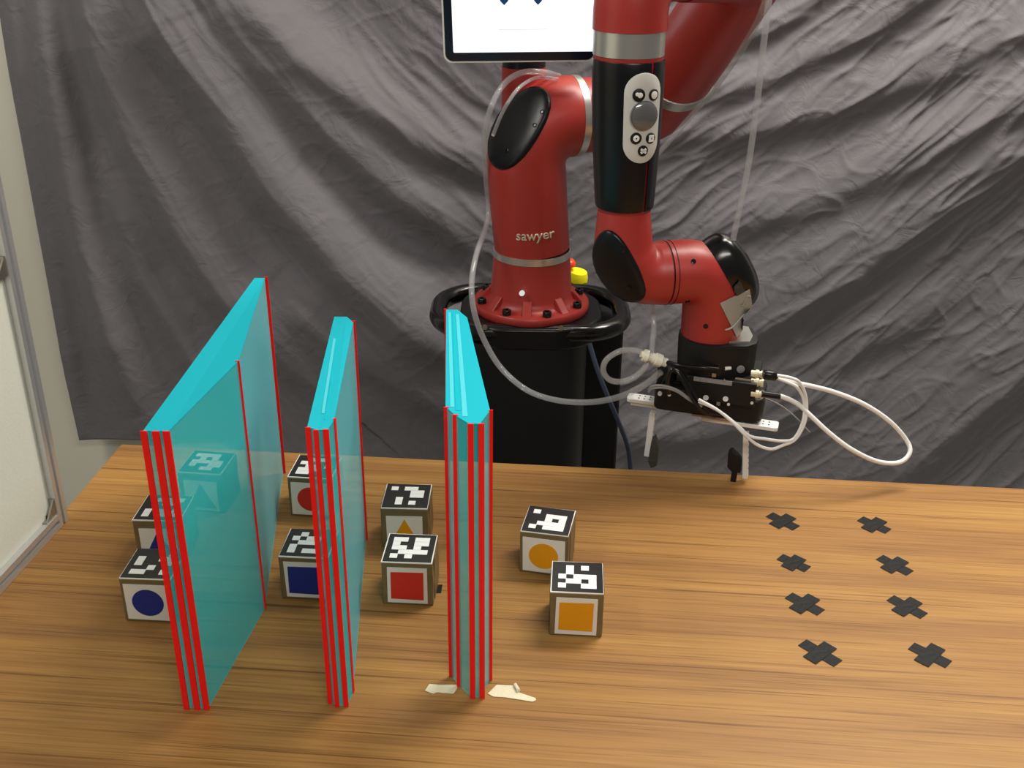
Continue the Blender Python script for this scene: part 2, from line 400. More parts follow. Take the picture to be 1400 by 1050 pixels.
# aluminium framed partition ------------------------------------------------
A0 = T(94, 711); A1 = T(0, 814.5); dv = (A1-A0); dv.z = 0; dv.normalize(); nrm = Vector((-dv.y, dv.x, 0))   # nrm points to the left?
if nrm.x > 0: nrm = -nrm
pf = thing('partition_frame', 'white panel in aluminium extrusion frame standing on left table edge', 'partition', (A0.x, A0.y, TT))
ang = math.atan2(dv.y, dv.x)
S = .021
def extrusion(p0, p1, side, up, s=S):
    """slotted square profile from p0 to p1"""
    g, dp = s*.13, s*.22; h = s/2
    prof = [(-h, -h), (-g, -h), (-g, -h+dp), (g, -h+dp), (g, -h), (h, -h), (h, -g), (h-dp, -g), (h-dp, g), (h, g), (h, h), (g, h), (g, h-dp), (-g, h-dp), (-g, h), (-h, h), (-h, g), (-h+dp, g), (-h+dp, -g), (-h, -g)]
    bm = bmesh.new(); a = [bm.verts.new(Vector(p0)+side*x+up*y) for x, y in prof]; b = [bm.verts.new(Vector(p1)+side*x+up*y) for x, y in prof]
    bm.faces.new(a[::-1]); bm.faces.new(b); n = len(prof)
    for i in range(n): bm.faces.new((a[i], a[(i+1) % n], b[(i+1) % n], b[i]))
    return bm
UP = Vector((0, 0, 1)); base = A0 + dv*S/2 + nrm*S/2
obj('post', extrusion(base+UP*.0005, base+UP*.95, dv, nrm), 'alu', pf)
rb = base + UP*(S/2+.0005)
obj('bottom_rail', extrusion(rb+dv*S/2, rb+dv*.75, nrm, UP), 'alu', pf)
obj('infill_panel', box(base+dv*(.36)+UP*.485, (.735, .004, .93), ang), 'panel', pf)
def bracket(z, flip=1):
    bm = bmesh.new(); o = rb+dv*(S/2)+UP*(S/2+z)+Vector((0, 0, 0)); L = .024; rt = -nrm
    for sgn in (-1, 1):
        cc = o + rt*sgn*.0075
        a = [cc, cc+dv*L, cc+UP*L*flip]; q = []
        for p in a: q.append((bm.verts.new(p-rt*.0012), bm.verts.new(p+rt*.0012)))
        bm.faces.new([x[0] for x in q]); bm.faces.new([x[1] for x in q])
        for i in range(3): bm.faces.new((q[i][0], q[(i+1) % 3][0], q[(i+1) % 3][1], q[i][1]))
    add_box(bm, o+dv*L/2+UP*.001*flip, (L, .0165, .0022), ang); add_box(bm, o+UP*L/2*flip+dv*.001, (.0022, .0165, L), ang)
    add_tube(bm, [o+dv*L*.55+UP*.001, o+dv*L*.55+UP*.007], .0036, 8)
    b_ = obj('corner_bracket', bm, 'steel', pf)
bracket(0); bracket(.33); 

# ------------------------------------------------------------------ marked blocks
SC = .06
MK = {
 'ytri': ["10110", "00011", "00011", "01000", "01010"], 'rsq': ["11011", "10011", "11010", "01111", "10100"],
 'ycir': ["10000", "00111", "00101", "01111", "10111"], 'ysq': ["01010", "01000", "10111", "01101", "10011"],
 'bcir': ["00001", "10011", "10001", "00100", "11001"], 'btri': ["01111", "00110", "00000", "10101", "10111"],
 'rcir': ["01110", "11000", "01101", "11100", "11000"], 'bsq': ["01000", "10110", "01110", "10000", "10110"],
 'gtri': ["11110", "01010", "11111", "10011", "00110"]}
BK = [  # key, x, y, angle, shape, colour, label
 ('ytri', -.1336, 1.1833, -1.5, 'tri', 'ylab', 'brown block with a yellow triangle label, behind the red-square block'),
 ('rsq', -.1187, 1.0654, -2.6, 'sq', 'rlab', 'brown block with a red square label and marker top'),
 ('ycir', .047, 1.1287, -11.5, 'cir', 'ylab', 'brown block with a yellow circle label and marker top'),
 ('ysq', .0768, 1.0109, -3.3, 'sq', 'ylab', 'brown block with a yellow square label, frontmost on the right'),
 ('bcir', -.4114, 1.0287, -2.4, 'cir', 'blue', 'brown block with a blue circle label, front left of the table'),
 ('btri', -.4356, 1.1491, -1.5, 'tri', 'blue', 'brown block with a blue triangle label, just behind the blue-circle block'),
 ('rcir', -.2637, 1.2558, -4.6, 'cir', 'rlab', 'brown block with a red circle label, behind the blue-square block'),
 ('bsq', -.2401, 1.074, -3.3, 'sq', 'blue', 'brown block with a blue square label beside the narrow middle virtual cyan panel'),
 ('gtri', -.4111, 1.2647, -6.5, 'tri', 'glab', 'brown block with a grey triangle label, seen through the left virtual cyan panel')]
def front_poly(pts, y, th, bm=None):      # polygon in x-z plane extruded towards -y
    bm = bm or bmesh.new(); a = [bm.verts.new((x, y, z)) for x, z in pts]; b = [bm.verts.new((x, y-th, z)) for x, z in pts]; n = len(pts)
    bm.faces.new(a); bm.faces.new(b[::-1])
    for i in range(n): bm.faces.new((a[i], a[(i+1) % n], b[(i+1) % n], b[i]))
    return bm
random.seed(8)
for key, x, y, a, shp, colr, lab in BK:
    r = thing('marker_block', lab, 'block', (x, y, TT), math.radians(a), 'taped marker blocks on the table')
    h = SC/2; bd = box((0, 0, SC/2-.0004), (SC, SC, SC-.0012)); bmesh.ops.subdivide_edges(bd, edges=bd.edges, cuts=5, use_grid_fill=True)
    sd = random.random()*9
    for vv in bd.verts:
        k = noise.noise(vv.co*38+Vector((sd, sd, 0)))*.0011
        if vv.co.z > .003 and vv.co.z < SC-.003: vv.co.x += k*(1 if vv.co.x > 0 else -1); vv.co.y += k*.5
    b = obj('body', bd, 'card', r, world=False, bevel=.0014)
    # marker sheet on top: white border, black field, white cells
    j = lambda s=.0006: random.uniform(-s, s)
    ts = obj('top_label', prism([(-h+.0004+j(), -h+.0004), (h-.0004, -h+.0006+j()), (h-.0004+j(), h-.0004), (-h+.0006, h-.0004+j())], SC-.0012, SC+.0002), 'paper_top', r, world=False)
    g = h-.0014
    obj('black_field', prism([(-g, -g+j()), (g+j(), -g), (g, g+j()), (-g+j(), g)], SC+.0001, SC+.0006), 'ink', ts, world=False)
    cb = bmesh.new(); cs = SC/7*1.0; s0 = -2.5*cs
    for ri, row in enumerate(MK[key]):
        ci = 0
        while ci < 5:
            if row[ci] == '1':
                c2 = ci
                while c2 < 5 and row[c2] == '1': c2 += 1
                xa, xb = s0+ci*cs, s0+c2*cs; ya, yb = -s0-(ri+1)*cs, -s0-ri*cs
                prism([(xa-.0002, ya-.0002), (xb+.0002, ya-.0002), (xb+.0002, yb+.0002), (xa-.0002, yb+.0002)], SC+.0004, SC+.0009, cb); ci = c2
            else: ci += 1
    obj('white_cells', cb, 'cell', ts, world=False)
    # front sheet
    lw = {'sq': .0235, 'cir': .0262, 'tri': .0228}[shp]; lt = {'sq': SC-.0065, 'cir': SC-.0075, 'tri': SC-.0115}[shp]; lb = lt-2*lw*1.0 if shp != 'sq' else .0035
    lb = max(.0035, lb); fl = obj('front_label', front_poly([(-lw+j(), lb+.0006+j()), (lw+j(), lb+j()), (lw, lt+j()), (-lw+j(), lt)], -h+.0006, .0018), 'paper', r, world=False)
    cz = (lt+lb)/2
    if shp == 'sq': pts = [(-lw*.84, cz-lw*.80), (lw*.80, cz-lw*.84), (lw*.82, cz+lw*.82), (-lw*.82, cz+lw*.80)]
    elif shp == 'cir': pts = [(math.cos(k*PI/20)*.0182, cz+math.sin(k*PI/20)*.0182) for k in range(40)]
    else: pts = [(-lw*.84, cz-lw*.80), (lw*.86, cz-lw*.82), (0, cz+lw*.82)]
    obj({'sq': 'coloured_square', 'cir': 'coloured_circle', 'tri': 'coloured_triangle'}[shp], front_poly(pts, -h-.0010, .0005), colr, fl, world=False)
    # folded tape strips round the sides
    obj('packing_tape', box((h+.0004, 0, SC*.5), (.0006, SC*.55, SC-.003)), 'card', r, world=False)
    obj('packing_tape', box((-h-.0004, 0, SC*.5), (.0006, SC*.5, SC-.003)), 'card', r, world=False)

# ------------------------------------------------------------------ cyan augmented-reality walls with red strips, virtual, not solid in the room
HW = .325
def hexa(q, z0, zt, bm=None):
    bm = bm or bmesh.new(); a = [bm.verts.new((p[0], p[1], z0 if not hasattr(z0, '__len__') else z0[i])) for i, p in enumerate(q)]; b = [bm.verts.new((p[0], p[1], zt[i])) for i, p in enumerate(q)]
    n = len(q); bm.faces.new(a[::-1]); bm.faces.new(b)
    for i in range(n): bm.faces.new((a[i], a[(i+1) % n], b[(i+1) % n], b[i]))
    return bm
def overlay(label, poly, strips, faint, rear, stripes=()):
    """poly: plan outline with the height of each corner, counter-clockwise from front left"""
    cx = sum(p[0] for p in poly)/len(poly); cy = sum(p[1] for p in poly)/len(poly)
    r = thing('virtual_wall', label, 'overlay', (cx, cy, TT), 0, 'virtual cyan walls drawn over the table')
    n = len(poly)
    for i in range(n):
        if i in rear: continue
        pa_, pb_ = poly[i], poly[(i+1) % n]; a = Vector((pa_[0], pa_[1], 0)); b = Vector((pb_[0], pb_[1], 0)); d = (b-a).normalized(); nr = Vector((d.y, -d.x, 0))
        ha, hb = TT+pa_[2]-.0014, TT+pb_[2]-.0014
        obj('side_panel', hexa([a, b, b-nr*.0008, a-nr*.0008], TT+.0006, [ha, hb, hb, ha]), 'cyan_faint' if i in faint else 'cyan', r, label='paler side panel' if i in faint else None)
    tp_ = obj('top_panel', hexa(poly, [TT+p[2]-.0012 for p in poly], [TT+p[2] for p in poly]), 'cyan_top', r, label='opaque bright cyan top')
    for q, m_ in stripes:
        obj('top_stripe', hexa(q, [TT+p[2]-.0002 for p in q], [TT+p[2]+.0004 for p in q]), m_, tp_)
    for (px, py, hz_), wd, (dx, dy) in strips:
        d = Vector((dx, dy)).normalized(); nn = Vector((d.y, -d.x)); c = Vector((px, py))
        q = [c-d*wd/2-nn*.0009, c+d*wd/2-nn*.0009, c+d*wd/2+nn*.0009, c-d*wd/2+nn*.0009]
        obj('edge_strip', prism([tuple(p) for p in q], TT+.0006, TT+hz_+.0006), 'red_strip', r)
H_ = (1, 0); h0 = .325
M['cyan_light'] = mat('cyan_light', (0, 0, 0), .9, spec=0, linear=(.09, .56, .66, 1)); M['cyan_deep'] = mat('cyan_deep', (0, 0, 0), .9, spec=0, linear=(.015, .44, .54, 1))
bk = T(362, 380, TT+.298); bk2 = T(348, 380, TT+.298)
w1 = [(-.3335, .8580, h0), (-.3105, .8580, h0), (-.2875, 1.0260, .319), (bk.x, bk.y, .298), (bk2.x, bk2.y, .298)]
overlay('large left virtual cyan divider, widest of the three, with red edge strips', w1,
        [((-.3325, .8565, h0), .0058, H_), ((-.3215, .8562, h0), .0064, H_), ((-.3120, .8565, h0), .0064, H_), ((-.2880, 1.0255, .319), .0042, H_), ((bk.x+.001, bk.y+.0015, .298), .0048, H_)],
        (2,), (3, 4))
bk = T(483, 440, TT+.306); bk2 = T(474, 433, TT+.306); bk3 = T(457, 433, TT+.306)
w2 = [(-.1868, .8690, h0), (-.1760, .8630, h0), (-.1672, .8650, h0), (-.1645, .8850, h0), (bk.x, bk.y, .306), (bk2.x, bk2.y, .306), (bk3.x, bk3.y, .306)]
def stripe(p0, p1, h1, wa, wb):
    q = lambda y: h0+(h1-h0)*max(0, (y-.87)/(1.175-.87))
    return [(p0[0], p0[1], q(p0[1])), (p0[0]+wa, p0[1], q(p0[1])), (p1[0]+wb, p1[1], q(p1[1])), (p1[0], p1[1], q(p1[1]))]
overlay('narrow middle virtual cyan divider with red edge strips, left of the yellow-triangle block', w2,
        [((-.1858, .8672, h0), .0048, H_), ((-.1778, .8622, h0), .0046, H_), ((-.1688, .8632, h0), .0052, H_), ((-.1643, .8850, h0), .0034, (0.3, 1)), ((bk.x, bk.y+.0015, .306), .0045, H_)],
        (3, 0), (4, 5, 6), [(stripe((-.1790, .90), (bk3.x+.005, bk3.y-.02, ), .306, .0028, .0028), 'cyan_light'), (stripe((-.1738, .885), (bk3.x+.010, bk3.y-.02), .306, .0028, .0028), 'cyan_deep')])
w3 = [(-.0630, .9130, h0), (-.0540, .8975, h0), (-.0395, .8790, h0), (-.0290, .8790, h0), (-.0205, .9065, h0), (-.0520, 1.1400, h0), (-.0640, 1.1640, h0), (-.0775, 1.1640, h0)]
overlay('right virtual cyan divider with five red front strips, rising before the black pedestal', w3,
        [((-.0620, .9110, h0), .0052, H_), ((-.0528, .8955, h0), .0054, H_), ((-.0378, .8775, h0), .0056, H_), ((-.0278, .8778, h0), .0056, H_), ((-.0198, .9060, h0), .0040, H_), ((-.0780, 1.1650, h0), .0040, H_)],
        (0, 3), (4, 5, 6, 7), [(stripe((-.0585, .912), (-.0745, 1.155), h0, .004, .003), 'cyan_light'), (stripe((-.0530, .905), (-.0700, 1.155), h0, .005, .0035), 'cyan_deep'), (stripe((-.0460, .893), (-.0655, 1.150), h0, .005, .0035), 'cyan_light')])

# ------------------------------------------------------------------ tape on the table
ROWS = ['back', 'second', 'third', 'front']
XS = [((.3658, 1.2262), 'back row left, nearest the gripper', 0), ((.4867, 1.2196), 'back row right', 1), ((.3581, 1.1295), 'second row from back, left', 2), ((.4848, 1.1271), 'second row from back, right', 3),
      ((.3516, 1.0453), 'third row from back, left, scuffed', 4), ((.4725, 1.0417), 'third row from back, right', 5), ((.3473, .9562), 'front row left', 6), ((.4693, .9544), 'front row right', 7)]
for (x, y), wh, k in XS:
    r = thing('tape_cross', 'black tape cross on the table, '+wh, 'tape', (x, y, TT), math.radians([-2, 0, 4, -4, 0, -3, -2, 2][k]), 'black tape crosses on the table')
    L1 = [.040, .038, .036, .040, .041, .041, .043, .040][k]; L2 = [.034, .034, .030, .034, .036, .036, .036, .037][k]
    obj('tape_strip', box((0, 0, .0005), (L1*1.1, .0165, .0004), math.radians(-47)), 'tape_black', r, world=False)
    obj('tape_strip', box((0, 0, .0010), (L2*1.12, .0170, .0004), math.radians(43)), 'tape_black', r, world=False)
def flat_tape(name, uvs, m, label, cat, curl=None):
    pts = [T(*q) for q in uvs]; c = sum(pts, Vector())/len(pts)
    bm = prism([(p.x-c.x, p.y-c.y) for p in pts], .0003, .0009)
    if curl:
        cp = T(*curl[0]); cp2 = T(*curl[1]); add_tube(bm, [cp-c+UP*.002, cp2-c+UP*.0028], .0022, 8)
    o = obj(name, bm, m); o.location = (c.x, c.y, TT); tag(o, label, cat); return o
flat_tape('masking_tape', [(587, 936), (600, 937), (626, 937), (625, 942), (620, 949), (605, 948), (598, 947), (592, 949), (581, 945)], 'masking', 'short torn strip of cream masking tape left of right virtual divider', 'tape')
flat_tape('masking_tape', [(679, 937), (704, 938), (708, 947), (732, 955), (733, 958), (728, 960), (690, 954), (674, 953), (667, 949)], 'masking', 'longer cream masking tape with curled tail right of the virtual divider', 'tape', ((704, 938), (709, 947)))
flat_tape('tape_scrap', [(599, 800), (605, 800), (603, 811), (597, 811)], 'tape_black', 'tiny black tape scrap beside the red-square block', 'tape')

# ------------------------------------------------------------------ robot
YB = 1.75
fc = P(726, 408, YB)                       # centre of the base flange, top face
AX = Vector((fc.x, fc.y, 0)); ZF = fc.z
rob = thing('robot_arm', 'red and black one-armed industrial robot on a black pedestal', 'robot', (AX.x, AX.y, 0))
def at(z, dx=0, dy=0): return Vector((AX.x+dx, AX.y+dy, z))
# pedestal
def stadium(hw, hd, r, n=10, cx=0, cy=0):
    out = []
    for sx, sy, a0 in ((1, 1, 0), (-1, 1, PI/2), (-1, -1, PI), (1, -1, 3*PI/2)):
        for k in range(n+1):
            a = a0+PI/2*k/n; out.append((cx+sx*(hw-r)+r*math.cos(a), cy+sy*(hd-r)+r*math.sin(a)))
    return out
zp = ZF-.030
ped = obj('pedestal', prism(stadium(.104, .10, .05, 10, AX.x-.008, AX.y-.005), .03, zp-.015), 'pedestal', rob, smooth=True)
obj('cabinet', prism(stadium(.085, .09, .006, 3, AX.x+.083, AX.y+.12), .03, zp-.028), 'black_matt', rob, smooth=True)
obj('cabinet_trim', box((AX.x+.098, AX.y-.0, .42), (.006, .012, zp*2-.9)), 'black', rob)
obj('foot_plate', prism(stadium(.19, .20, .05, 8, AX.x+.02, AX.y+.06), 0, .03), 'black_matt', rob, smooth=True)
tp = obj('top_plate', prism(stadium(.122, .104, .085, 12, AX.x, AX.y-.004), zp-.022, zp+.016), 'black', rob, smooth=True, bevel=.004)
for u_, v_ in ((663, 447), (767, 448)):
    p = P(u_, v_, YB-.107); obj('screw', tube([p, p+Vector((0, -.003, 0))], .0042, 12), 'steel', tp)
# handle loop
hp = stadium(.160, .098, .080, 12, AX.x-.001, AX.y+.008)
hz = zp+.003; pts = [Vector((x, y, hz)) for x, y in hp]; pts.append(pts[0].copy()); hb = bmesh.new()
add_tube(hb, pts, .0155, 20, cap=False); bmesh.ops.remove_doubles(hb, verts=hb.verts, dist=.0015)
obj('handle_loop', hb, 'black_gloss', rob, smooth=True, label='glossy black handle loop')
# base flange and column
zr = P(724, 343, YB).z                     # ring centre height
fl = obj('base_flange', lathe(at(ZF), [(0, -.014), (.099, -.014), (.1005, -.011), (.1005, -.003), (.098, 0), (.082, .001), (.074, .006), (.070, .016), (.0655, zr-ZF-.008), (.0655, zr-ZF-.004), (0, zr-ZF-.004)], 72), 'red', rob, smooth=True)
for k in range(8):
    a = math.radians(-90+17+45*k); p = at(ZF+.0005, .0885*math.cos(a), .0885*math.sin(a))
    obj('bolt', lathe(p, [(0, 0), (.0075, 0), (.0075, .008), (.0068, .009), (.0035, .009), (.0035, .005), (0, .005)], 14), 'black_gloss', fl, smooth=True)
for k in range(8):
    a = math.radians(-90-5.5+45*k); d = Vector((math.cos(a), math.sin(a), 0)); s_ = Vector((-d.y, d.x, 0))*.0075; bm = bmesh.new(); q = []
    for sg in (-1, 1): q.append([bm.verts.new(at(ZF-.001)+d*r_+UP*h+s_*sg) for r_, h in ((.064, 0), (.092, 0), (.086, .006), (.072, .021), (.064, .024))])
    bm.faces.new(q[0]); bm.faces.new(q[1][::-1])
    for i in range(5): bm.faces.new((q[0][i], q[0][(i+1) % 5], q[1][(i+1) % 5], q[1][i]))
    obj('gusset', bm, 'red', fl, bevel=.0015)
p = P(713.5, 401, YB-.078); obj('status_light', lathe(p, [(0, -.006), (.0045, -.006), (.0045, .003), (.003, .006), (0, .0065)], 14, axis=(-.1, -1, .25)), 'green_led', fl, smooth=True, label='small white status light')
obj('silver_ring', lathe(at(zr), [(.0640, -.0062), (.0662, -.0058), (.0662, .0050), (.0640, .0056)], 72), 'silver', rob, smooth=True)
al = math.radians(19); d1 = Vector((math.cos(al), math.sin(al), 0))
zc = P(716, 163, YB).z; C1 = at(zc, -.0185, 0)
SP = .0890
upcol, capA = elbow(at(zr+.0052), C1, C1+d1*(SP-.004), .0640, .0655, .0645, .070, Vector((-.58, -.69, .53)), .0180, rob, 'shoulder_link', dome=.010, flat=.3)
obj('silver_ring', lathe(C1+d1*SP, [(.063, -.0062), (.0652, -.0058), (.0652, .0058), (.063, .0062)], 64, axis=d1), 'silver', rob, smooth=True)
C2 = P(889, 165, YB+.07); C2 = C1 + d1*((C2-C1).dot(d1)); C2.z = zc
Ee = P(1030, -53, 1.50)
dd = (Ee-C2).normalized()
# upper arm: shoulder joint -> diagonal
obj('shoulder_joint', tube(bend_path(C1+d1*(SP+.0062), C2, C2+dd*.1180, .055), .0600, 56), 'red', rob, smooth=True)
obj('silver_ring', lathe(C2+dd*.130, [(.057, -.0120), (.0606, -.0114), (.0606, .0114), (.057, .0120)], 64, axis=dd), 'silver', rob, smooth=True)
YF = 1.35
Fp = P(866, -51, YF)
ua, capC = elbow(C2+dd*.1422, Ee, Fp+(Ee-Fp)*.4, .0585, .052, .047, .055, Vector((.95, -.15, .12)), .030, rob, 'upper_arm', dome=.016)
# elbow to forearm
zrt = P(860, 57, YF).z
obj('elbow_link', tube(bend_path(Fp+(Ee-Fp)*.41, Fp, Vector((Fp.x, Fp.y, zrt+.0145)), .052), [.045]*23, 56), 'red', rob, smooth=True)
FX = Vector((Fp.x, Fp.y, 0))
def lx(z): return .0062*max(0, min(1.3, (zrt-z)/.24))
def fa(z): return Vector((FX.x+lx(z), FX.y, z))
def leaned(bm):
    for v in bm.verts: v.co.x += lx(v.co.z)
    return bm
obj('silver_ring', lathe(Vector((FX.x, FX.y, zrt)), [(.041, -.0148), (.0436, -.0142), (.0436, .0142), (.041, .0148)], 64), 'silver', rob, smooth=True)
zk = P(858, 72, YF).z; zk1 = P(855, 282, YF).z
obj('forearm', leaned(lathe(FX, [(0, zk+.004), (.0425, zk+.004), (.0425, zk-.012), (.041, zk-.016), (.0330, zk1-.004), (0, zk1-.004)], 56)), 'red', rob, smooth=True)
ct_, cb_ = zk-.007, zk1+.002
def rcuff(z):
    t = (ct_-z)/(ct_-cb_); return .0445-.0010*t-.0058*t*t
ga = -PI/2+math.radians(36)                # slot in the cuff
prof = [(rcuff(ct_)-.004, ct_), (rcuff(ct_)-.0008, ct_+.0008)]+[(rcuff(ct_+(cb_-ct_)*k/10), ct_-.001+(cb_-ct_+.002)*k/10) for k in range(11)]+[(rcuff(cb_)-.0008, cb_-.0008), (rcuff(cb_)-.004, cb_)]
obj('cuff', leaned(lathe(FX, prof, 90, a0=ga+.045, a1=ga+2*PI-.045)), 'black', rob, smooth=True, label='glossy black forearm cuff')
# control pad wrapped on the cuff
pa = -PI/2+math.radians(20.5); zt_, zb_ = P(875, 99, YF-.04).z, P(873, 223, YF-.04).z; zm = (zt_+zb_)/2; hh = (zt_-zb_)/2; hwid = .0235
def wrap(s, z, off): r_ = rcuff(z)+off; a = pa+s/.043; return fa(z)+Vector((math.cos(a), math.sin(a), 0))*r_
outl = []
for sx, sz, a0 in ((0, 1, 0), (0, -1, PI)):
    for k in range(17):
        a = a0+PI*k/16; outl.append((hwid*math.cos(a), sz*(hh-hwid)+hwid*math.sin(a)))
bm = bmesh.new(); ringsP = []
for sc, off in ((1.0, -.001), (1.0, .0022), (.96, .0032), (.7, .0033), (.4, .0033), (.1, .0033)):
    ringsP.append([bm.verts.new(wrap(x*sc, zm+z*sc, off)) for x, z in outl])
n = len(outl)
for a, b in zip(ringsP, ringsP[1:]):
    for i in range(n): bm.faces.new((a[i], a[(i+1) % n], b[(i+1) % n], b[i]))
bm.faces.new(ringsP[-1])
pad = obj('control_pad', bm, 'pad', rob, smooth=True, label='light grey rounded control pad')
def pad_uv(u, v):                          # zoomed picture of the pad -> position on the pad
    return ((u-272)/190*hwid, zm-(v-508)/467*hh)
def disc(s, z, r_, h0, h1, m, name, par, dome=0, shape=None):
    c = wrap(s, z, h0); a = pa+s/.043; ax = Vector((math.cos(a), math.sin(a), 0)); k = h1-h0
    pr = [(0, -.001), (r_, -.001), (r_, k*.8), (r_*.93, k)] + ([(r_*math.cos(t*PI/12), k+dome*math.sin(t*PI/12)) for t in range(1, 6)] if dome else []) + [(0, k+dome)]
    return obj(name, lathe(c, pr, 24, axis=ax), m, par, smooth=True)
for u, v, r_, g in ((212, 258, .0077, 'leaf'), (358, 265, .0068, 'disc'), (202, 702, .0070, 'ring'), (350, 712, .0066, 'sq'), (275, 838, .0066, 'x')):
    s, z = pad_uv(u, v); disc(s, z, r_, .003, .0052, 'black_matt', 'button', pad)
    if g in ('disc', 'ring', 'leaf'):
        disc(s+(.0012 if g == 'leaf' else 0), z, r_*(.68 if g == 'disc' else .56 if g == 'ring' else .42), .0051, .0058, 'white', 'button_symbol', pad)
        if g == 'ring': disc(s, z, .001, .0057, .0061, 'black_matt', 'symbol_dot', pad)
        if g == 'leaf': disc(s-.002, z+.0012, r_*.3, .0051, .0058, 'white', 'button_symbol', pad)
    else:
        a = pa+s/.043; ax = Vector((math.cos(a), math.sin(a), 0)); mt = Matrix.Rotation(a, 3, 'Z')
        if g == 'sq':
            obj('button_symbol', box(wrap(s, z, .0055), (.0012, .0074, .0080), mtx=mt), 'white', pad); obj('symbol_dot', box(wrap(s, z, .0061), (.0004, .0012, .0024), mtx=mt), 'black_matt', pad)
        else:
            bx = bmesh.new()
            for t in (.6, -.6): add_box(bx, wrap(s, z, .0055), (.0012, .0085, .0030), mtx=mt @ Matrix.Rotation(t, 3, 'X'))
            add_box(bx, wrap(s, z, .0055), (.0012, .006, .0022), mtx=mt)
            obj('button_symbol', bx, 'white', pad)
s, z = pad_uv(277, 483); disc(s-.001, z+.0015, .0178, .003, .0048, 'knob', 'scroll_knob', pad, dome=.0048)
# wrist
al2 = math.radians(12); d2 = Vector((math.cos(al2), math.sin(al2), 0))
zw = P(868, 376.5, YF).z; W1 = fa(zw)
wr1, capB = elbow(fa(zk1-.0035), W1, W1+d2*.058, .0340, .0410, .0432, .043, Vector((-.55, -.79, -.30)), .0150, rob, 'wrist_link', dome=.008, flat=.3, grow=1.05)
W2 = W1 + d2*((P(982, 376, YF+.02)-W1).dot(d2)); W2.z = zw
zwf = P(977, 457, W2.y).z
wr2, capW = elbow(W1+d2*.0595, W2, Vector((W2.x, W2.y, zwf)), .0428, .0425, .0408, .0445, Vector((.84, .12, .53)), .0030, rob, 'wrist_elbow', dome=.039, flat=.32, mcap='black_gloss', grow=1.02, lean=(0, 0, .12))
for dist in (.0575, .065):
    obj('seam', lathe(W1+d2*dist, [(.0420, -.0005), (.0434, -.0004), (.0434, .0004), (.0420, .0005)], 56, axis=d2), 'black_matt', rob, smooth=True)
tree = wtree([wr1, wr2, upcol] + [c for c in (capA, capB, capW) if c])
O = Vector((0, 0, CZ))
def stick(u, v):
    d = ray(u, v).normalized(); h, nn, _, _ = tree.ray_cast(O, d)
    if h is None: return None, None
    return h, (nn if nn.dot(d) < 0 else -nn)
for u, v, par in ((948, 357.5, wr2), (965, 446, wr2), (851, 341, capB), (860, 393, capB), (731, 171, capA), (693, 206, capA), (741, 153, capA), (940, 412, wr2)):
    h, nn = stick(u, v)
    if h is not None and par: obj('screw', lathe(h, [(0, -.002), (.0034, -.002), (.0034, .0010), (.0022, .0012), (.0020, .0002), (0, .0002)], 12, axis=nn), 'black_gloss', par, smooth=True)
# duct tape patches
bm = drape(tree, [(984, 414), (1024, 395), (1029, 428), (1006, 461)], .0016, .0008, 16, .0022, fallback=W2)
obj('duct_tape', bm, 'duct', rob, smooth=True, label='wrinkled silver duct tape patch')
bm = drape(tree, [(1002, 392), (1010, 383), (1017, 397), (1005, 404)], .0035, .002, 10, .002, fallback=W2)
obj('foam_scrap', bm, mat('glitter_black', (70, 70, 70), .3, metal=.5, bump=1, bscale=300), rob, label='small crinkled dark patch')
for a, b in (((990, 450), (1029, 421)), ((1012, 415), (1024, 402))):
    ps = []
    for k in range(9):
        t = k/8; h, nn = stick(a[0]+(b[0]-a[0])*t, a[1]+(b[1]-a[1])*t+3*math.sin(t*7))
        if h is not None: ps.append(h+nn*.003)
    if len(ps) > 2: obj('tape_crease', tube(ps, .0012, 6), 'duct', rob, smooth=True)
# lettering on the column
def lettering(txt, u0, v0, u1, v1, hpx, name):
    cu = bpy.data.curves.new('t', 'FONT'); cu.body = txt; cu.resolution_u = 4; cu.offset = .012
    to = bpy.data.objects.new('t', cu); C.objects.link(to); bpy.context.view_layer.update()
    me = bpy.data.meshes.new_from_object(to.evaluated_get(bpy.context.evaluated_depsgraph_get())); bpy.data.objects.remove(to)
    bm = bmesh.new(); bm.from_mesh(me); bmesh.ops.triangulate(bm, faces=bm.faces)
    bmesh.ops.subdivide_edges(bm, edges=[e_ for e_ in bm.edges if e_.calc_length() > .15], cuts=2)
    xs = [v.co.x for v in bm.verts]; x0, x1 = min(xs), max(xs); k = (u1-u0)/(x1-x0)
    r_ = bmesh.ops.extrude_face_region(bm, geom=bm.faces[:]); top = {g for g in r_['geom'] if isinstance(g, bmesh.types.BMVert)}
    for v in bm.verts:
        t = (v.co.x-x0)/(x1-x0); u = u0+(u1-u0)*t; vv = v0+(v1-v0)*t+5*math.sin(PI*t)*.5-v.co.y*k*hpx
        h, nn = stick(u, vv)
        if h is not None: v.co = h+nn*(.0014 if v in top else -.0002)
    return obj(name, bm, mat('letter_silver', (225, 205, 185), .3, metal=.4), rob, label='raised silver lettering')
lettering('sawyer', 706, 328, 758, 324, 1.0, 'lettering')
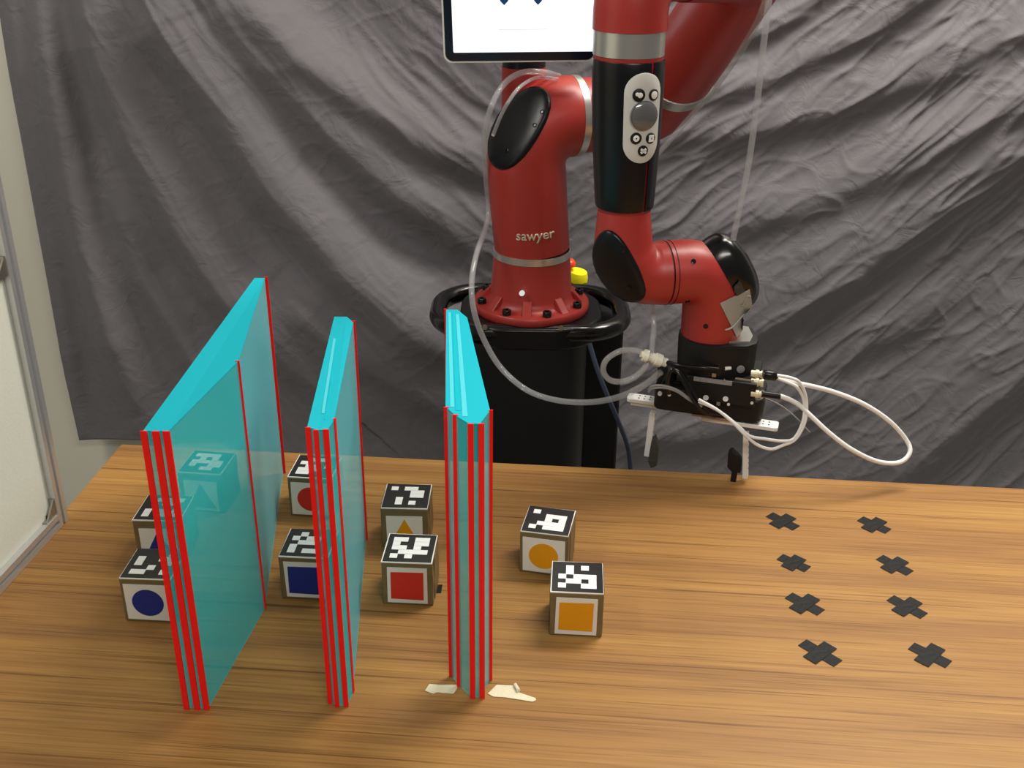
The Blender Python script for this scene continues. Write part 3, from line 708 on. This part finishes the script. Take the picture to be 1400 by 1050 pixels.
# display head
neckz = zc+.06
nk = P(716, 120, YB+.06)
obj('neck', lathe(Vector((nk.x, nk.y, 0)), [(0, zc-.02), (.0365, zc-.02), (.0365, P(716, 99, YB).z), (.0, P(716, 99, YB).z)], 48), 'red', rob, smooth=True)
obj('neck_collar', lathe(Vector((nk.x, nk.y, 0)), [(0, P(716, 99, YB).z), (.0355, P(716, 99, YB).z), (.0355, P(716, 70, YB).z), (0, P(716, 70, YB).z)], 48), 'black', rob, smooth=True)
SY = YB-.03; sl = P(607, 86, SY); sr = P(814, 84, SY); sw = (sr-sl).length; dx = (sr-sl).normalized()
dn = Vector((0, -1, -.10)); dn = (dn - dx*dn.dot(dx)).normalized(); du = dx.cross(-dn).normalized()
if du.z < 0: du = -du
sh = sw*.66
def screen_poly(x0, x1, y0, y1, r, n0, n1):
    bm = bmesh.new(); pl = stadium((x1-x0)/2, (y1-y0)/2, r, 6, (x0+x1)/2, (y0+y1)/2)
    a = [bm.verts.new(sl+dx*x+du*y+dn*n0) for x, y in pl]; b = [bm.verts.new(sl+dx*x+du*y+dn*n1) for x, y in pl]; n = len(pl)
    bm.faces.new(a[::-1]); bm.faces.new(b)
    for i in range(n): bm.faces.new((a[i], a[(i+1) % n], b[(i+1) % n], b[i]))
    return bm
dsp = obj('display', screen_poly(0, sw, 0, sh, .013, -.016, .0), 'white', rob, label='white rimmed display head')
obj('bezel', screen_poly(.0028, sw-.0028, .0028, sh-.0028, .0115, -.002, .0012), 'bezel', dsp)
k = sw/207
obj('screen', screen_poly(13.5*k, sw-3.5*k, 14*k, sh-12*k, .002, 0, .0018), 'screen', dsp, label='lit white screen')
def spoly(pts, m, name):
    bm = bmesh.new(); a = [bm.verts.new(sl+dx*x+du*y+dn*.0016) for x, y in pts]; b = [bm.verts.new(sl+dx*x+du*y+dn*.0022) for x, y in pts]; n = len(pts)
    bm.faces.new(a[::-1]); bm.faces.new(b)
    for i in range(n): bm.faces.new((a[i], a[(i+1) % n], b[(i+1) % n], b[i]))
    obj(name, bm, m, dsp)
for ex in (690.5, 735.5):
    x = (ex-607)*k; y = 76*k; spoly([(x-4.5*k, y+4*k), (x, y-.5*k), (x+4.5*k, y+4*k), (x+9*k, y+12*k), (x, y+18*k), (x-9*k, y+12*k)], 'eye', 'eye_mark')
spoly([(75*k, 43.5*k), (142*k, 43.5*k), (142*k, 44.5*k), (75*k, 44.5*k)], 'screen_mark', 'mouth_line')
# hand
HX, HY = W2.x+.004, W2.y; zh0 = zwf; zh1 = P(975, 512, HY).z
ob = []
for k_ in range(25):
    a = math.radians(70+k_*220/24); ob.append((HX+.0475*math.cos(a), HY+.0475*math.sin(a)))
ob += [(HX+.040, HY-.044), (HX+.054, HY-.034), (HX+.0595, HY-.018), (HX+.0595, HY+.020), (HX+.048, HY+.038)]
def oscale(s, px=.0): return [(HX+(x-HX)*s, HY+(y-HY)*s) for x, y in ob]
bm = bmesh.new(); lv = [(.90, zh0+.002), (.985, zh0+.001), (1.0, zh0-.004), (.985, (zh0+zh1)/2), (.955, zh1+.004), (.94, zh1)]
rg = [[bm.verts.new((x, y, z)) for x, y in oscale(s)] for s, z in lv]; n = len(ob)
for a, b in zip(rg, rg[1:]):
    for i in range(n): bm.faces.new((a[i], a[(i+1) % n], b[(i+1) % n], b[i]))
bm.faces.new(rg[0]); bm.faces.new(rg[-1][::-1])
hand = obj('hand', bm, 'black_matt', rob, smooth=True)
obj('hand_top_plate', prism([(HX+.012, HY-.036), (HX+.044, HY-.034), (HX+.052, HY-.014), (HX+.052, HY+.018), (HX+.012, HY+.036)], zh0+.001, zh0+.0045), 'silver', hand, label='pale grey top plate')
tree = wtree([hand])
for u, v, nm, m_ in ((995, 503.5, 'indicator', 'white'), (1012.5, 504.5, 'push_button', 'greycable')):
    h, nn = stick(u, v)
    if h is None: continue
    if nm == 'indicator': 
        a = Vector((nn.y, -nn.x, 0)).normalized()*.0042; a = -a if a.x < 0 else a
        obj(nm, tube([h-a, h+a], .0026, 12), m_, hand, smooth=True)
    else: obj(nm, lathe(h, [(0, -.001), (.0056, -.001), (.0056, .0015), (.0042, .0022), (0, .0022)], 20, axis=nn), m_, hand, smooth=True)
# gripper --------------------------------------------------------------
be = math.radians(-17); g1 = Vector((math.cos(be), math.sin(be), 0)); g2 = Vector((-math.sin(be), math.cos(be), 0))   # g1 right/towards viewer, g2 back
GC = Vector((HX, HY, 0))
def gp(a, b, z): return GC+g1*a+g2*b+UP*z
def ga_from(u, v, b):                     # along-gripper coordinate and height for a seen point on plane offset b
    o = O-GC; d = ray(u, v); t = (b-(o.dot(g2)))/d.dot(g2); p = O+d*t; return (p-GC).dot(g1), p.z
def gbox(u0, v0, u1, v1, b0, b1, name, m, par=None, bevel=.001, plane=None, label=None):
    """box whose front face (at offset b0) spans the two seen corners"""
    a0, z0 = ga_from(u0, v0, b0); a1, z1 = ga_from(u1, v1, b0)
    return obj(name, box(gp((a0+a1)/2, (b0+b1)/2, (z0+z1)/2), (abs(a1-a0), abs(b1-b0), abs(z0-z1)), be), m, par or rob, bevel=bevel, label=label)
FB = -.042
vb = gbox(938, 513, 1031, 558, FB-.006, .035, 'valve_block', 'gripper_black', bevel=.0015)
a0, z0 = ga_from(893, 540, -.040); a1, z1 = ga_from(1040, 580, -.040)
zt2 = ga_from(960, 541, -.04)[1]; zb2 = ga_from(960, 569, -.04)[1]
pl = []
for x, y in stadium((a1-a0)/2, .036, .012, 5, (a0+a1)/2, -.004):
    q = gp(x, y, 0); pl.append((q.x, q.y))
gh = obj('gripper_body', prism(pl, zb2, zt2+.004), 'gripper_black', rob, smooth=True, bevel=.003)
gbox(905, 520, 938, 543, -.02, .03, 'gripper_motor', 'black_matt', gh, .004)
# housing left end, rounded
p = gp(a0+.013, -.01, 0); obj('end_housing', lathe(Vector((p.x, p.y, 0)), [(0, zt2), (.014, zt2), (.014, zt2+.022), (.011, zt2+.028), (0, zt2+.029)], 24), 'black_matt', gh, smooth=True)
for u, v, r_ in ((965, 544, .0038), (992, 545.5, .0038), (902, 538.5, .003), (915, 540, .0022), (1028, 551, .002), (996, 553, .002)):
    a, z = ga_from(u, v, FB-.007); obj('screw', lathe(gp(a, FB-.0055, z), [(0, -.001), (r_, -.001), (r_, .002), (r_*.5, .002), (r_*.5, .001), (0, .001)], 14, axis=-g2), 'alu_white', vb, smooth=True)
for u, v, s_ in ((976, 513, .006), (982, 552, .0055), (966, 520, .003), (990, 520.5, .003), (958, 519.5, .003)):
    a, z = ga_from(u, v, FB-.006); obj('fitting', box(gp(a, FB-.004, z), (s_, .006, s_), be), 'steel', vb, bevel=.0008)
gbox(1005, 518.5, 1031, 520.5, FB-.0068, FB-.004, 'edge_plate', 'steel', vb, 0)
gbox(948, 520.5, 1001, 522.0, FB-.0068, FB-.004, 'edge_plate', 'greycable', vb, 0)
# connectors at the right end
for u, v, b in ((1031, 511, -.032), (1031, 522, -.038), (1031, 538, -.045)):
    a, z = ga_from(u, v, b); c = gp(a, b, z)
    obj('brass_connector', lathe(c, [(0, -.004), (.0048, -.004), (.0048, .002), (.0062, .002), (.0062, .006), (.0048, .007), (.0048, .009), (.0058, .009), (.0058, .0125), (0, .0125)], 16, axis=g1), 'gold', vb, smooth=True)
# brown strip and white slide rails with fingers
gbox(945, 568.5, 1002, 575, -.042, .0, 'brown_strip', 'brown', gh, 0)
ra0, rz0 = ga_from(958, 577, -.036); ra1, _ = ga_from(1063, 590, -.036)
def rail(aL, aR, bF, bB, z, th, name):
    bm = bmesh.new(); pl = [gp(x, y, 0) for x, y in stadium((aR-aL)/2, (bB-bF)/2, .004, 4, (aL+aR)/2, (bF+bB)/2)]
    prism([(q.x, q.y) for q in pl], z-th, z, bm); return obj(name, bm, 'alu_white', rob, smooth=True, bevel=.0008)
zr2 = zb2-.004
r1 = rail(ra0, ra1, -.036, -.014, zr2, .006, 'finger_rail')
la0, _ = ga_from(858, 548, .0); la1, _ = ga_from(905, 558, .0)
zl2 = zb2-.0035
r2 = rail(la0, la1+.03, .0-.010, .010, zl2, .006, 'finger_rail')
for rr, aa, bb, zz in ((r1, ra1-.045, -.025, zr2), (r2, la0+.017, 0, zl2)):
    for k_ in range(5):
        for s_ in (-.004, .004):
            if rr is r2 and k_ > 2: continue
            obj('hole', tube([gp(aa+k_*.008, bb+s_, zz-.0008), gp(aa+k_*.008, bb+s_, zz+.0003)], .0013, 10), 'black_matt', rr)
def finger(top, bot, wid, th, pad_pts, par, padmat, b, pad_th, lab):
    """top/bot seen points on plane offset b"""
    a0, z0 = ga_from(*top, b); a1, z1 = ga_from(*bot, b); A = gp(a0, b, z0); B = gp(a1, b, z1); d = (B-A); L = d.length; d.normalize()
    s = g2; t = d.cross(s).normalized(); mt = Matrix((t, s, d)).transposed()
    f = obj('finger', box((A+B)/2, (th, wid, L), mtx=mt), 'alu_white', par, bevel=.0008)
    for k_ in range(6):
        c = A+d*(L*(.2+.12*k_)); obj('hole', tube([c-t*(th/2+.0002), c+t*(th/2+.0002)], .0014, 8), 'black_matt', f)
    pts = [ga_from(*q, b) for q in pad_pts]; bm = bmesh.new()
    fa_ = [bm.verts.new(gp(a, b-pad_th, z)) for a, z in pts]; fb_ = [bm.verts.new(gp(a, b+pad_th, z)) for a, z in pts]; n = len(pts)
    bm.faces.new(fa_); bm.faces.new(fb_[::-1])
    for i in range(n): bm.faces.new((fa_[i], fa_[(i+1) % n], fb_[(i+1) % n], fb_[i]))
    obj('finger_pad', bm, padmat, f, bevel=.001, label=lab); return f
f1 = finger((893, 563), (885, 622), .012, .0085, [(892, 600), (896, 596), (901, 610), (899, 634), (891, 637), (887, 628)], r2, 'padbrown', .0, .008, 'dark brown rubber finger pad')
f2 = finger((1020, 591), (1019, 652), .012, .0075, [(996, 617), (1001, 614), (1010, 622), (1014, 628), (1013, 645), (1009, 643), (1006, 659), (999, 657), (1001, 642), (995, 636)], r1, 'black_matt', -.028, .007, 'black rubber finger pad')
a, z = ga_from(889, 563, -.001); obj('bracket', box(gp(a-.006, 0, zl2-.0095), (.046, .012, .006), be), 'alu_white', r2, bevel=.0008)
# emergency stop on the pedestal --------------------------------------------
ep = P(787, 375, YB+.16)
es = thing('emergency_stop', 'red mushroom emergency stop button on yellow housing behind the robot base', 'button', (ep.x, ep.y, zp-.028))
obj('housing', box((ep.x, ep.y, (zp-.028+ep.z-.012)/2), (.04, .05, ep.z-.012-zp+.028)), 'black_matt', es, bevel=.003)
obj('yellow_ring', lathe(ep+Vector((.002, 0, -.010)), [(0, 0), (.021, 0), (.0205, .008), (.017, .017), (.0, .017)], 28, axis=(.15, -.1, 1)), 'yellow', es, smooth=True)
sp = P(777, 356, YB+.16)
obj('mushroom_button', lathe(Vector((sp.x, ep.y, ep.z+.004)), [(0, 0), (.006, 0), (.006, .010), (.014, .013), (.0145, .019), (.010, .025), (0, .027)], 24), 'orange', es, smooth=True)

# ------------------------------------------------------------------ tubes and cables
def cable(name, pts, r, m, label, cat='cable', sub=10, seg=10, group=None):
    ps = smooth_path([P(*q) for q in pts], sub); c = ps[0]
    o = obj(name, tube([p-c for p in ps], r, seg), m, smooth=True); o.location = c; tag(o, label, cat, group); return o
yb = YB
cable('air_tube', [(764, 104, yb+.05), (745, 99, yb+.0), (715, 99, yb-.02), (690, 114, yb-.04), (672, 145, yb-.07), (663, 185, yb-.06), (664, 235, yb-.02), (668, 285, yb-.0), (664, 312, yb-.03), (652, 345, yb-.10), (645, 385, yb-.15), (648, 425, yb-.17), (662, 465, yb-.17), (685, 503, yb-.18), (720, 533, yb-.2), (760, 547, yb-.23), (805, 550, yb-.27), (845, 543, yb-.32), (880, 527, yb-.36), (903, 509, yb-.38)],
      .0048, 'clear', 'clear plastic air tube looping in front of the black pedestal', 'tube')
cable('air_tube', [(762, 108, yb-.0), (735, 106, yb-.03), (712, 118, yb-.08), (696, 138, yb-.10), (684, 160, yb-.10), (674, 185, yb-.09)],
      .0030, 'clear', 'short clear tube arching over the shoulder joint cover', 'tube')
cable('air_tube', [(1056, -30, 1.42), (1050, 10, 1.41), (1044, 60, 1.4), (1035, 140, 1.39), (1024, 220, 1.38), (1012, 280, 1.37), (1002, 328, 1.365)],
      .0042, 'clear', 'clear tube hanging straight from the elbow to the wrist cover', 'tube')
cable('air_tube', [(1052, -20, 1.43), (1042, 15, 1.44), (1022, 55, 1.5), (998, 92, 1.58), (972, 127, 1.65), (940, 164, 1.7), (905, 204, 1.73), (888, 222, 1.74)],
      .0046, 'clear', 'clear tube running along the right edge of the upper arm', 'tube')
yg = HY-.02
cable('air_tube', [(884, 484, yg), (868, 479, yg), (848, 480, yg-.005), (829, 492, yg-.01), (825, 508, yg-.01), (835, 520, yg-.01), (854, 521, yg-.005), (872, 512, yg), (884, 499, yg), (890, 487, yg+.008), (892, 470, yg+.012), (894, 445, yg+.02), (890, 410, yg+.04)],
      .0042, 'clear', 'clear tube coiled in one loop beside the white fitting', 'tube')
ft = thing('tube_fitting', 'white plastic pneumatic tube fitting left of the black robot hand', 'fitting', tuple(P(893, 490, yg-.004)))
A_ = P(876, 484, yg-.004); B_ = P(911, 496, yg-.004); dA = (B_-A_).normalized(); Lf = (B_-A_).length
obj('fitting_body', lathe(A_, [(0, 0), (.0045, 0), (.0045, .003), (.0085, .004), (.0092, .010), (.006, .012), (.006, Lf*.52), (.009, Lf*.56), (.009, Lf*.8), (.0065, Lf*.84), (.0065, Lf), (0, Lf)], 20, axis=dA), 'ivory', ft, smooth=True)
obj('collar', lathe(A_+dA*Lf*.42, [(0, 0), (.0075, 0), (.0075, .004), (0, .004)], 16, axis=dA), 'ivory', ft, smooth=True)
cable('vacuum_hose', [(909, 495, yg-.004), (925, 499, yg-.02), (942, 502, HY-.047), (962, 503, HY-.052), (982, 505, HY-.05)], .0034, 'black', 'thin black hose from white fitting across the hand', 'hose')
yv = HY-.07
def ycab(y): return y
cable('power_cable', [(1043, 539, yv), (1056, 541, yv), (1068, 542, yv), (1090, 552, yv), (1110, 570, yv-.005), (1135, 593, yv-.01), (1165, 615, yv-.01), (1200, 631, yv), (1230, 632, yv+.01), (1244, 618, yv+.02), (1238, 600, yv+.03), (1215, 575, yv+.03), (1180, 552, yv+.025), (1140, 536, yv+.02), (1105, 527, yv+.01), (1080, 522, yv), (1062, 515, yv), (1050, 512, yv+.003)],
      .0033, 'cable_white', 'thick white cable in a large loop right of the gripper', 'cable', 12)
cable('sensor_cable', [(1062, 517, yv-.004), (1078, 523, yv-.004), (1090, 530, yv-.004), (1099, 548, yv), (1098, 575, yv-.005), (1086, 599, yv-.01), (1070, 603, yv-.012), (1045, 600, yv-.014), (1025, 596, yv-.014), (1010, 583, yv-.012), (990, 567, yv-.01), (972, 556, yv-.008), (955, 549, yv-.002)],
      .0022, 'cable_white', 'thin white cable, inner of two curving below the gripper', 'cable')
cable('sensor_cable', [(1062, 513, yv-.008), (1082, 517, yv-.008), (1094, 524, yv-.006), (1102, 545, yv), (1101, 575, yv-.005), (1088, 600, yv-.01), (1070, 609, yv-.012), (1054, 614, yv-.014), (1035, 608, yv-.014), (1018, 594, yv-.014), (1000, 576, yv-.012), (980, 560, yv-.01), (955, 546, yv-.004)],
      .0022, 'cable_white', 'thin white cable, lower of two dipping below the rail', 'cable')
for i_, off in enumerate((0, 3.2)):
    cable('flat_lead', [(887, 536-off, HY-.05), (893, 531-off, HY-.055), (908, 530-off*.7, HY-.06), (925, 535-off*.6, HY-.062), (940, 545-off*.6, HY-.064), (950, 551-off*.5, HY-.066), (960, 556-off*.5, yv-.002)], .0019, 'greycable', ['grey lead across left gripper end, lower of the pair', 'grey lead across left gripper end, upper of the pair'][i_], 'cable')
cable('thin_wire', [(1046, 545, yv+.01), (1065, 553, yv+.01), (1085, 568, yv+.01), (1107, 591, yv+.01)], .0011, 'greycable', 'very thin grey wire ending in mid air behind white cables', 'cable')
for i_, q in enumerate(([(915, 538, HY-.056), (913, 520, HY-.058), (918, 506, HY-.056), (928, 508, HY-.058), (940, 525, HY-.062), (955, 548, HY-.068), (968, 562, HY-.066), (985, 566, HY-.06)],
          [(905, 528, HY-.05), (914, 512, HY-.054), (924, 507, HY-.058), (938, 528, HY-.066), (950, 550, HY-.070), (962, 563, HY-.066), (978, 569, HY-.060)],
          [(932, 516, HY-.056), (941, 534, HY-.068), (952, 553, HY-.072), (968, 566, HY-.070)])):
    cable('sleeved_wire', q, .0034-.0006*i_, 'black_gloss', ['black sleeved wire arching over the gripper motor', 'black sleeved wire, outer arch left of the valve block', 'short black sleeved wire crossing the valve block'][i_], 'cable')
cable('data_cable', [(806, 470, yb-.12), (815, 500, yb-.13), (828, 535, yb-.13), (845, 575, yb-.12), (858, 610, yb-.11), (862, 640, yb-.1), (863, 690, yb-.1), (860, 760, yb-.08)], .0042, 'bluecable', 'blue grey cable hanging down the pedestal side', 'cable')
pg = thing('cable_plug', 'black cable plug at right end of the gripper, upper', 'plug', tuple(P(1052, 513, yv)))
obj('plug_body', tube([P(1043, 512, yv-.004), P(1045, 512, yv-.004), P(1060, 514, yv-.004), P(1063, 515, yv-.004)], [.005, .0068, .0068, .004], 12), 'black', pg, smooth=True)
pg = thing('cable_plug', 'black cable plug at right end of the gripper, lower', 'plug', tuple(P(1054, 540, yv)))
obj('plug_sleeve', tube([P(1041, 538.5, yv-.0), P(1066, 542, yv-.0)], .0046, 12), 'black', pg, smooth=True)
